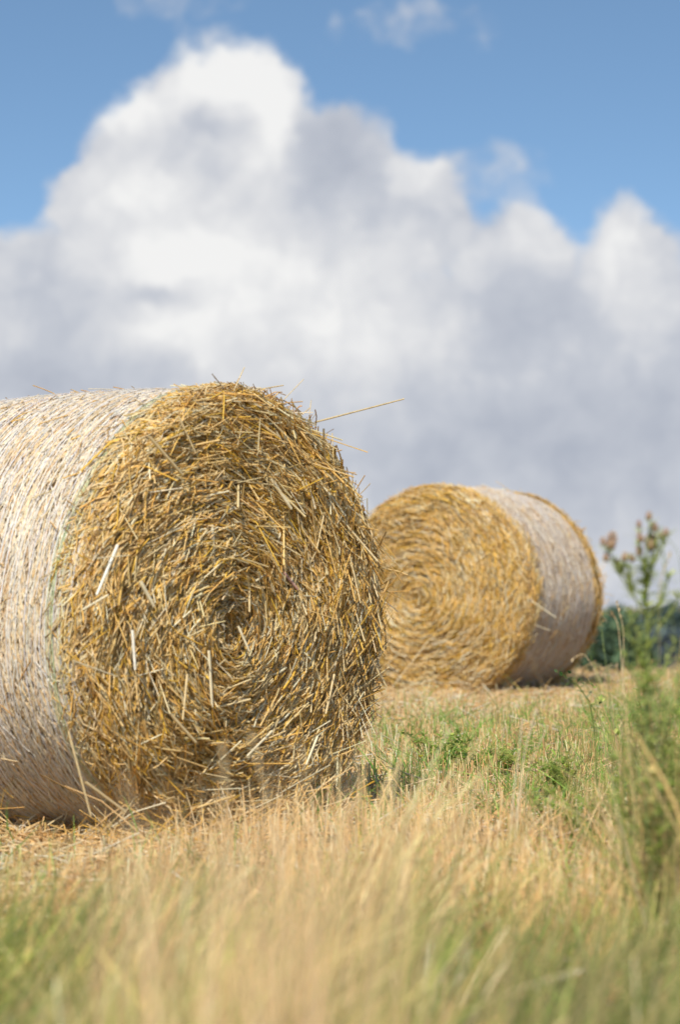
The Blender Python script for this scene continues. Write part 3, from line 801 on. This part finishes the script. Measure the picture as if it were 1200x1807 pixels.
tree(1150, 1066, 260, 5.2, HZ, 'hazy blue distant tree behind the thistle stem')
tree(1185, 1055, 250, 5.0, [(.09, .14, .13), (.12, .17, .15)], 'hazy green distant tree at the right edge')  # haze tint mixed into these leaf greens
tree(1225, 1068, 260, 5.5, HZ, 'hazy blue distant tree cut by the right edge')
tree(1050, 1062, 115, 3.0, DG, 'dark green distant tree half hidden behind the far bale')
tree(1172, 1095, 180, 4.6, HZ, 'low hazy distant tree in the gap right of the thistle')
for i, (tx_, ty_, td_, tw_, tl_) in enumerate([(960, 1058, 130, 3.4, 'dark green distant tree directly behind the far bale'), (820, 1052, 140, 3.6, 'broad distant tree hidden behind the far bale'),
        (640, 1060, 150, 4.2, 'distant tree behind the gap between the bales'), (420, 1056, 150, 4.5, 'distant tree behind the near bale'), (180, 1058, 160, 4.6, 'distant tree behind the wrapped side of the near bale'),
        (1330, 1056, 150, 4.5, 'distant tree beyond the right edge'), (1470, 1050, 140, 4.2, 'second distant tree beyond the right edge')]):
    tree(tx_, ty_, td_, tw_, DG, tl_, 1400)
tree(1120, 1085, 230, 6.0, [(.08, .13, .12), (.10, .15, .14)], 'low greyish distant tree between the dark trees and the thistle')

# ------------------------------------------------------------------ world
SUN_AZ = math.radians(14)     # to the left of straight behind the camera
SUN_EL = math.radians(47)
sd = Vector((-math.sin(SUN_AZ) * math.cos(SUN_EL), -math.cos(SUN_AZ) * math.cos(SUN_EL), math.sin(SUN_EL)))
w = bpy.data.worlds.new('World'); SC.world = w; w.use_nodes = True
t = NT(w.node_tree); w.node_tree.nodes.clear()
tc = t.n('ShaderNodeTexCoord'); dirv = tc.outputs['Generated']
sky = t.n('ShaderNodeTexSky', sky_type='NISHITA'); sky.sun_disc = False
sky.sun_elevation = SUN_EL; sky.sun_rotation = math.atan2(sd.x, sd.y)
sky.air_density = 1.0; sky.dust_density = .6; sky.ozone_density = 1.5
lift = t.vm('ADD', t.vm('MULTIPLY', dirv, (1, 1, 2.2)), (0, 0, .05))
t.l(t.vm('NORMALIZE', lift), sky.inputs[0])
sep = t.n('ShaderNodeSeparateXYZ'); t.l(dirv, sep.inputs[0])
ay = t.math('MAXIMUM', t.math('ABSOLUTE', sep.outputs[1]), .12)
PX = t.math('MULTIPLY', t.math('DIVIDE', sep.outputs[0], ay), F / 100)            # hundreds of photo pixels right of centre
PY = t.math('MULTIPLY', t.math('DIVIDE', sep.outputs[2], ay), F / 100)            # hundreds of pixels above the horizon
cb = t.n('ShaderNodeCombineXYZ'); t.l(PX, cb.inputs[0]); t.l(PY, cb.inputs[1])
uv = cb.outputs[0]
w1 = t.vm('SUBTRACT', t.noise(uv, .55, 3, .5, 'Color'), (.5, .5, .5))
w2 = t.vm('SUBTRACT', t.noise(uv, 1.7, 4, .55, 'Color'), (.5, .5, .5))
def scale(v, k):
    s = t.vm('SCALE', v); s.node.inputs[3].default_value = k; return s
warp = t.vm('ADD', uv, t.vm('ADD', scale(w1, .7), scale(w2, .55)))
def blob(vec, cx, cy, rx, ry, a, acc, sup=False):
    v = t.vm('MULTIPLY', t.vm('SUBTRACT', vec, ((cx - 600) / 100, (1070 - cy) / 100, 0)), (100 / rx, 100 / ry, 0))
    q = t.vm('DOT_PRODUCT', v, v)
    q = t.math('MULTIPLY', q, t.math('MULTIPLY', q, -1)) if sup else t.math('MULTIPLY', q, -1)
    e = t.math('EXPONENT', q)
    return t.math('MULTIPLY_ADD', e, a, acc) if acc is not None else t.math('MULTIPLY', e, a)
acc = None
for b in [(385, 165, 130, 120, 1.1), (275, 250, 130, 120, 1.0), (470, 190, 75, 110, .8), (190, 350, 115, 95, 1.1), (420, 400, 270, 200, 1.3), (120, 345, 50, 60, .5),
          (10, 500, 110, 115, 1.2), (70, 540, 90, 90, .8), (590, 330, 120, 130, .8), (740, 350, 85, 95, 1.0), (870, 290, 120, 60, .62), (620, 240, 80, 75, .60), (925, 430, 80, 90, .9), (1100, 425, 82, 95, 1.3),
          (990, 590, 230, 115, 1.0), (1200, 540, 110, 140, 1.0), (780, 490, 230, 130, 1.0), (200, 520, 200, 110, .8), (300, -5, 170, 45, .50), (720, 40, 190, 65, .50)]:
    acc = blob(warp, *b, acc, True)
# low bank reaching round the whole horizon
bank = t.math('MULTIPLY_ADD', PY, -1.1, 6.4)
bank = t.math('ADD', t.math('MULTIPLY', t.math('SUBTRACT', t.noise(uv, .12, 3), .5), 2.0), bank)
bank = t.math('MINIMUM', t.math('MAXIMUM', bank, 0), 1.4)
dens = t.math('ADD', acc, bank)
dens = t.math('ADD', dens, t.math('MULTIPLY', t.math('SUBTRACT', t.noise(uv, 2.6, 5, .6), .5), .35))
vo = t.n('ShaderNodeTexVoronoi', feature='SMOOTH_F1'); t.l(warp, vo.inputs['Vector']); vo.inputs['Scale'].default_value = 1.25
vo.inputs['Smoothness'].default_value = .35; vo.inputs['Detail'].default_value = 2.0; vo.inputs['Roughness'].default_value = .5
puff = t.math('SUBTRACT', .42, vo.outputs['Distance'])
dens = t.math('MULTIPLY_ADD', puff, .36, t.math('ADD', dens, .07))
mr = t.n('ShaderNodeMapRange', interpolation_type='SMOOTHSTEP'); t.l(dens, mr.inputs[0])
mr.inputs[1].default_value = .20; mr.inputs[2].default_value = 1.0
alpha = mr.outputs[0]
# brightness of the cloud
br = None
for b in [(400, 120, 110, 75, .36), (220, 190, 80, 45, .28), (480, 220, 50, 80, .30), (250, 330, 130, 60, .22), (350, 450, 190, 75, .34), (735, 300, 70, 45, .16), (930, 420, 60, 60, .10),
          (1100, 410, 70, 70, .18), (1150, 540, 80, 60, .12), (600, 580, 230, 130, .22), (290, 580, 110, 45, .22), (1060, 470, 30, 60, .1),
          (330, 205, 110, 26, -.12), (600, 270, 80, 90, -.20), (290, 505, 60, 24, -.22), (60, 560, 110, 70, -.06), (850, 560, 120, 60, -.05), (1000, 790, 400, 150, -.17), (880, 560, 90, 70, -.06), (60, 690, 200, 60, -.10), (270, 640, 80, 30, -.06),
          (700, 340, 60, 40, -.05), (1030, 520, 40, 90, -.06), (60, 650, 200, 40, -.05), (560, 380, 60, 60, -.05), (820, 390, 60, 40, -.05)]:
    br = blob(warp, *b, br)
tex = t.math('MULTIPLY', t.math('SUBTRACT', t.noise(warp, .7, 4, .5), .5), .34)
br = t.math('MULTIPLY_ADD', puff, .15, t.math('ADD', t.math('ADD', br, .73), tex))
ramp = t.n('ShaderNodeValToRGB'); t.l(br, ramp.inputs[0])
cr = ramp.color_ramp
cr.elements[0].position = .30; cr.elements[0].color = (.37, .41, .50, 1)
cr.elements[1].position = .94; cr.elements[1].color = (.89, .89, .885, 1)
e = cr.elements.new(.60); e.color = (.55, .58, .645, 1)
e = cr.elements.new(.78); e.color = (.73, .74, .765, 1)
bg1 = t.n('ShaderNodeBackground'); bg1.inputs[1].default_value = .15
skyc = t.mix(1.0, sky.outputs[0], (1.08, 1.20, 1.17, 1), blend='MULTIPLY')
t.l(skyc, bg1.inputs[0])
bg2 = t.n('ShaderNodeBackground'); t.l(ramp.outputs[0], bg2.inputs[0]); bg2.inputs[1].default_value = 1.0
mx = t.n('ShaderNodeMixShader'); t.l(alpha, mx.inputs[0]); t.l(bg1.outputs[0], mx.inputs[1]); t.l(bg2.outputs[0], mx.inputs[2])
out = t.n('ShaderNodeOutputWorld'); t.l(mx.outputs[0], out.inputs[0])

sl = bpy.data.lights.new('Sun', 'SUN'); sl.energy = 5.0; sl.angle = math.radians(.5); sl.color = (1, .93, .80)
so = link(bpy.data.objects.new('sun', sl)); so.rotation_euler = sd.to_track_quat('Z', 'Y').to_euler()

# ------------------------------------------------------------------ camera
cd = bpy.data.cameras.new('Camera'); co = link(bpy.data.objects.new('camera', cd))
cd.sensor_fit = 'VERTICAL'; cd.sensor_height = 36; cd.sensor_width = 36
cd.lens = 36 * F / 1807; cd.clip_start = .05; cd.clip_end = 20000
co.location = (0, 0, CAMZ); co.rotation_euler = (PI / 2 + PITCH, 0, 0)
cd.dof.use_dof = True; cd.dof.focus_distance = 9.3; cd.dof.aperture_fstop = 3.1
SC.camera = co
SC.render.engine = 'CYCLES'
SC.cycles.max_bounces = 6; SC.cycles.diffuse_bounces = 4; SC.cycles.use_denoising = True
SC.view_settings.view_transform = 'Standard'; SC.view_settings.look = 'None'; SC.view_settings.exposure = 0
